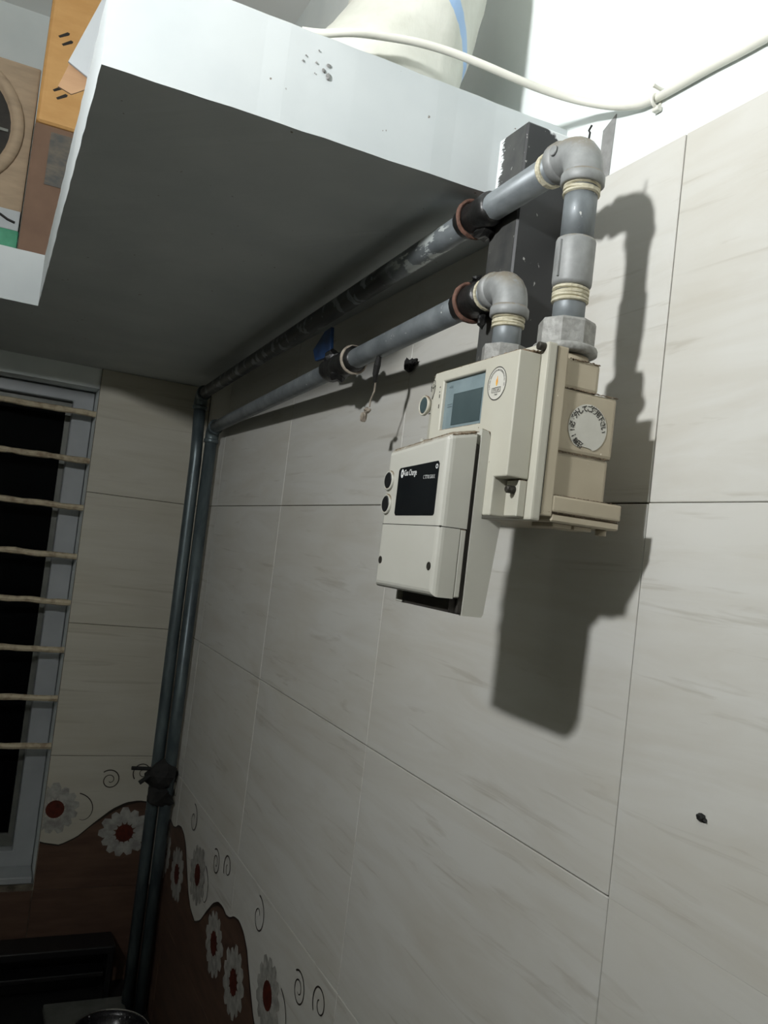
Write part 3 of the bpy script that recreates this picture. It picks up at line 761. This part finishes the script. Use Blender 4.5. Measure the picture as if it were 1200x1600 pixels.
# crusts of dirt along the top edges and ledges of the meter and the unit
MAT['grime'] = simple('brown_dirt_crust', S(132, 115, 94), S(82, 68, 54), 260, rough=.95)
def grime(parent, runs, seed):
    rnd = random.Random(seed); bm = new()
    for a, b, n, r0_, r1_, jit in runs:
        a = Vector(a); b = Vector(b)
        for k in range(n):
            p = a+(b-a)*((k+rnd.random())/n)+Vector((rnd.uniform(-1, 1), rnd.uniform(-1, 1), rnd.uniform(-1, 1)))*jit
            lump(bm, p, rnd.uniform(r0_, r1_), seed+k, (1, rnd.uniform(1, 2.2), .7) if abs((b-a).y) > abs((b-a).x) else (rnd.uniform(1, 2.2), 1, .7), .5, 1)
    o = obj('grime', bm, 'grime', parent); o['kind'] = 'stuff'
grime(mt, [((FX+.0015, -1.366, .0898), (FX+.0015, -1.243, .0885), 90, .0006, .0013, .0007), ((FX+.004, -1.3665, .0905), (-.1215, -1.3675, .0915), 26, .0007, .0015, .0006),
           ((-.101, YS-.0002, .0702), (-.053, YS-.0002, .0702), 46, .0003, .0008, .0002), ((-.101, YS+.0001, .0241), (-.054, YS+.0001, .0241), 46, .0003, .0007, .0002),
           ((-.101, YS-.0006, -.0073), (-.043, YS-.0006, -.0073), 60, .0003, .0008, .0003), ((-.110, YS-.0035, -.0199), (-.042, YS-.0035, -.0199), 60, .0002, .0005, .0001),
           ((-.098, YS-.0002, .0915), (-.071, YS-.0002, .0915), 22, .0004, .0009, .0003)], 50)
grime(un, [((BX+.0025, BY0+.006, BZ1-.0070), (BX+.0025, BY1-.006, BZ1-.0142), 120, .0003, .0009, .0007), ((BX+.004, BY0+.0014, BZ1-.0075), (-.1515, BY0+.0014, BZ1-.0022), 40, .0005, .0011, .0006),
           ((-.146, BY0+.002, .0345), (-.1400, BY0+.002, .0330), 14, .0005, .0011, .0005)], 80)

# ------------------------------------------------------------------ scraps by the wall
cd = thing('frayed_cord', (-.045, -.885, .13), 'frayed cord with a knotted tag hanging from the lower pipe', 'cord')
pq = on_run(A2, B2, -.955)
x_ = pq[0]
bm = sweep(new(), [(x_, -.957, .166), (x_-.001, -.957, .156), (x_, -.952, .146), (x_+.003, -.948, .138)], [.0030, .0042, .0036, .0022], 7); obj('tape_scrap', bm, 'black_soft', cd)
bm = sweep(new(), [(x_+.003, -.948, .139), (x_+.005, -.943, .128), (x_+.004, -.937, .118), (x_+.005, -.934, .110)], .0011, 6); obj('string', bm, 'pale_tape', cd)
bm = new(); lump(bm, (x_+.004, -.931, .106), .0042, 31, (.8, 1.4, .8)); lump(bm, (x_+.004, -.922, .0985), .0048, 32, (.8, .9, 1.5)); obj('knot', bm, 'pale_tape', cd)
bm = new(); lump(bm, (-.0060, -.912, .176), .0085, 41, (.55, 1.2, 1.0), .7); lump(bm, (-.0055, -.926, .178), .0050, 42, (.6, 1.4, .7), .6)
tag(recenter(obj('tar_lump', bm, 'black_soft')), 'small black tar lump stuck on the wall tile below the lower pipe', 'lump')
bm = new(); lump(bm, (-.0012, -1.439, -.2140), .0030, 44, (.5, 1.5, .8), .6)
tag(recenter(obj('nail_stub', bm, 'black_soft')), 'tiny dark stub on the pale tile at lower right', 'nail')

# ------------------------------------------------------------------ sack, cable, cartons on the loft
bm = new(); rings = []
LV = [(.3745, -.247, -.092, -1.158, -.96, 3.2), (.385, -.253, -.086, -1.163, -.955, 2.8), (.410, -.245, -.074, -1.160, -.95, 2.4), (.440, -.222, -.063, -1.155, -.945, 2.3),
      (.475, -.198, -.054, -1.150, -.94, 2.2), (.515, -.178, -.047, -1.145, -.94, 2.2), (.570, -.168, -.044, -1.14, -.95, 2.1), (.640, -.165, -.055, -1.12, -.97, 2.0),
      (.690, -.150, -.085, -1.08, -1.01, 2.0), (.715, -.135, -.095, -1.06, -1.03, 2.0), (.760, -.155, -.080, -1.08, -1.01, 2.0)]
LV2 = []
for a, b in zip(LV, LV[1:]):
    for k in range(4): LV2.append(tuple(a[i]+(b[i]-a[i])*k/4 for i in range(6)))
LV2.append(LV[-1])
for i, (z, xa, xb, ya, yb, ex) in enumerate(LV2):
    ring = []
    for k in range(40):
        a = 2*PI*k/40; ca, sa = math.cos(a), math.sin(a); e = 2/ex
        px = (xa+xb)/2+(xb-xa)/2*math.copysign(abs(ca)**e, ca); py = (ya+yb)/2+(yb-ya)/2*math.copysign(abs(sa)**e, sa)
        nz = noise.noise(Vector((px*22, py*22, z*14)))*.008*(0 if i < 3 else 1)
        ring.append(bm.verts.new((px+nz*ca, py+nz*sa, z)))
    rings.append(ring)
for p, q in zip(rings, rings[1:]):
    for k in range(40):
        f = bm.faces.new((p[k], p[(k+1) % 40], q[(k+1) % 40], q[k])); f.smooth = True
bm.faces.new(list(reversed(rings[0]))); bm.faces.new(rings[-1])
sk = obj('sack', bm, 'bag'); tag(sk, 'full white woven sack with a blue printed band standing on the loft slab', 'sack')

pts = [(-.266, -1.1675, .3770), (-.249, -1.172, .3790), (-.225, -1.182, .3835), (-.197, -1.185, .389), (-.168, -1.190, .392), (-.138, -1.195, .392), (-.108, -1.202, .388),
       (-.078, -1.210, .382), (-.048, -1.219, .376), (-.020, -1.236, .368), (-.004, -1.262, .357), (.0025, -1.281, .351), (.0053, -1.305, .346),
       (.0056, -1.369, .3435), (.0056, -1.429, .3405), (.0056, -1.60, .3380), (.0056, -2.0, .337)]
P_ = [Vector(p) for p in pts]; sm = []
for i in range(len(P_)-1):
    p0, p1, p2, p3 = P_[max(i-1, 0)], P_[i], P_[i+1], P_[min(i+2, len(P_)-1)]
    for k in range(8):
        t = k/8; sm.append(.5*((2*p1)+(p2-p0)*t+(2*p0-5*p1+4*p2-p3)*t*t+(3*p1-p0-3*p2+p3)*t**3))
sm.append(P_[-1])
tag(recenter(obj('power_cable', sweep(new(), sm, .0036, 10), 'cable')), 'white cable looping across the sack and along the wall', 'cable')
cl = thing('cable_clip', (.004, -1.311, .343), 'small white nail clip holding the white cable to the wall', 'clip')
bm = torus(new(), (.0050, -1.311, .343), (0, 1, 0), .0050, .0016, n=20, m=6); box(bm, .0040, .0095, -1.3145, -1.3075, .3340, .3380, .0006)
obj('saddle', bm, 'cable', cl)
obj('nail', sweep(new(), [(.0095, -1.313, .3525), (-.0015, -1.3130, .3535)], .0016, 8), 'cable', cl)

# cartons on the far arm of the loft, seen past the slab's left edge
b1 = thing('cardboard_box', (-.38, -.20, ZT), 'dark brown carton with a grey label, underneath the orange carton', 'carton')
bm = new(); box(bm, -.4665, -.270, -.288, -.10, ZT+.0005, .6030, .004, 2); obj('carton', bm, 'card_dark', b1)
obj('label', box(new(), -.4395, -.370, -.2892, -.2884, .500, .592), 'label', b1)
b2 = thing('cardboard_box', (-.38, -.20, .604), 'orange carton with slanted slits, on top of the dark brown carton', 'carton')
bm = new(); box(bm, -.4660, -.270, -.290, -.10, .6040, .96, .010, 3); obj('carton', bm, 'card_orange', b2)
for cx, cz in ((-.4410, .7640), (-.4340, .7520), (-.4380, .6690), (-.4310, .6570)):
    s, c = .0085, .0046
    pl = [(cx-s, cz-c), (cx-s+.003, cz-c-.0026), (cx+s, cz+c-.0026), (cx+s+.001, cz+c+.001), (cx+s-.003, cz+c+.0022)]
    obj('vent_slit', prism(new(), pl, lambda u, v, d: (u, d, v), -.2904, -.2896), 'gap', b2)
b3 = thing('cardboard_box', (-.57, -.2, .4455), 'greyish carton with a big round opening, left of the orange carton', 'carton')
bm = new(); box(bm, -.735, -.4680, -.270, -.10, .4460, .702, .003, 2); obj('carton', bm, 'card_grey', b3)
rc = (-.600, -.271, .580)
obj('opening_rim', prof(new(), (rc[0], -.268, rc[2]), (0, -1, 0), [(0, .1200), (.008, .1180), (.012, .1080), (.010, .1010), (.003, .0990)], 44), 'card_grey', b3)
obj('opening', prof(new(), (rc[0], -.2702, rc[2]), (0, -1, 0), [(0, .0980), (.0012, .0975)], 40), 'gap', b3)
obj('metal_strip', box(new(), -.60, -.506, -.2745, -.2725, .5765, .5810), 'tray', b3)
t1 = tag(recenter(obj('green_tin', box(new(), -.700, -.4678, -.285, -.12, ZT+.0005, .4100, .003, 2), 'green')), 'flat green tin at the bottom of the carton stack on the loft', 'tin')
w1 = thing('white_box', (-.56, -.2, .4105), 'flat white box with a dark scribble, between green tin and greyish carton', 'box')
obj('carton', box(new(), -.725, -.4690, -.280, -.12, .4108, .4453, .002, 2), 'whitecard', w1)
obj('scribble', sweep(new(), [(-.520, -.2806, .436), (-.500, -.2806, .433), (-.488, -.2806, .427), (-.476, -.2806, .424)], .0022, 6), 'black_soft', w1)
fc = thing('white_carton', (-.33, -.85, ZT), 'low white carton on the loft with one flap sticking out past the slab edge', 'carton')
obj('carton', box(new(), -.400, -.26, -.895, -.72, ZT+.0005, .4750, .002), 'whitecard', fc)
bm = prism(new(), [(-.402, .4520), (-.4125, .5080), (-.4405, .4195), (-.4130, .4065), (-.402, .4150)], lambda u, v, d: (u, d, v), -.8975, -.8945)
obj('flap', bm, 'whitecard', fc)
bm = prism(new(), [(-.402, .425), (-.4390, .4200), (-.4470, .3920), (-.4330, .3880), (-.4260, .3930), (-.4160, .4010), (-.402, .408)], lambda u, v, d: (u, d, v), -.8930, -.8905)
obj('flap', bm, 'card', fc, 'brown inner flap')

# ------------------------------------------------------------------ worktop corner, in the dark
ZW = -1.115
wt = tag(recenter(obj('worktop', box(new(), XL+.002, -.001, -.45, YB-.002, ZW-.035, ZW, .003), 'granite')), 'dark granite worktop in the corner under the window', 'worktop')
sv = thing('black_rack', (-.30, .14, ZW), 'low black metal rack against the brown wall tiles', 'rack')
bm = new(); box(bm, -.62, -.075, .100, .175, -1.012, -.996, .002); obj('top', bm, 'enamel', sv)
bm = new(); box(bm, -.62, -.075, .162, .175, ZW+.004, -1.012); obj('back_panel', bm, 'enamel', sv)
bm = new(); box(bm, -.60, -.095, .104, .150, -1.062, -1.052, .001); obj('shelf', bm, 'enamel', sv)
for x in (-.615, -.09):
    for y in (.102, .150): obj('leg', box(new(), x, x+.012, y, y+.010, ZW+.0003, -1.012), 'enamel', sv)
tag(recenter(obj('steel_tray', box(new(), -.215, -.050, -.015, .085, ZW+.0003, -1.098, .004, 2), 'tray')), 'grey steel tray behind the black pan', 'tray')
PC = (-.105, -.108, ZW+.0003)
pn = thing('pan', PC, 'round black pan with a shiny rim on the worktop', 'pan')
bm = prof(new(), PC, (0, 0, 1), [(0, .046), (.004, .052), (.046, .071), (.053, .0745), (.053, .069), (.045, .066), (.010, .048)], 44)
obj('bowl', bm, 'pan', pn)
obj('rim', torus(new(), (PC[0], PC[1], PC[2]+.0535), (0, 0, 1), .0742, .0017, n=44, m=8), 'steel', pn)

# ------------------------------------------------------------------ the lamp: a round wall lamp on the left wall, outside the view
def lamp():
    d = LAMP_DIR.normalized()
    lp = thing('wall_lamp', LAMP_POS, 'small round white wall lamp on the left wall of the kitchen', 'lamp')
    n = N('lamp_glow'); n.p.inputs['Emission Color'].default_value = (*LAMP_COLOR, 1); n.p.inputs['Emission Strength'].default_value = LAMP_POWER
    n.base(S(255, 255, 250)); MAT['lamp_glow'] = n.set(.4)
    obj('diffuser', prof(new(), LAMP_POS-d*.004, d, [(0, .036), (.004, .036)], 40), 'lamp_glow', lp)
    obj('housing', prof(new(), LAMP_POS-d*.005, -d, [(0, .043), (.02, .046), (.035, .040), (.038, .02)], 40), 'socket', lp)
    obj('bezel', prof(new(), LAMP_POS-d*.006, d, [(0, .036), (0, .043), (.007, .043), (.008, .0365), (.003, .0362)], 40), 'socket', lp)
    obj('arm', sweep(new(), [LAMP_POS-d*.04, (XL-.002, LAMP_POS.y, LAMP_POS.z-.02)], .009, 10), 'socket', lp)
lamp()
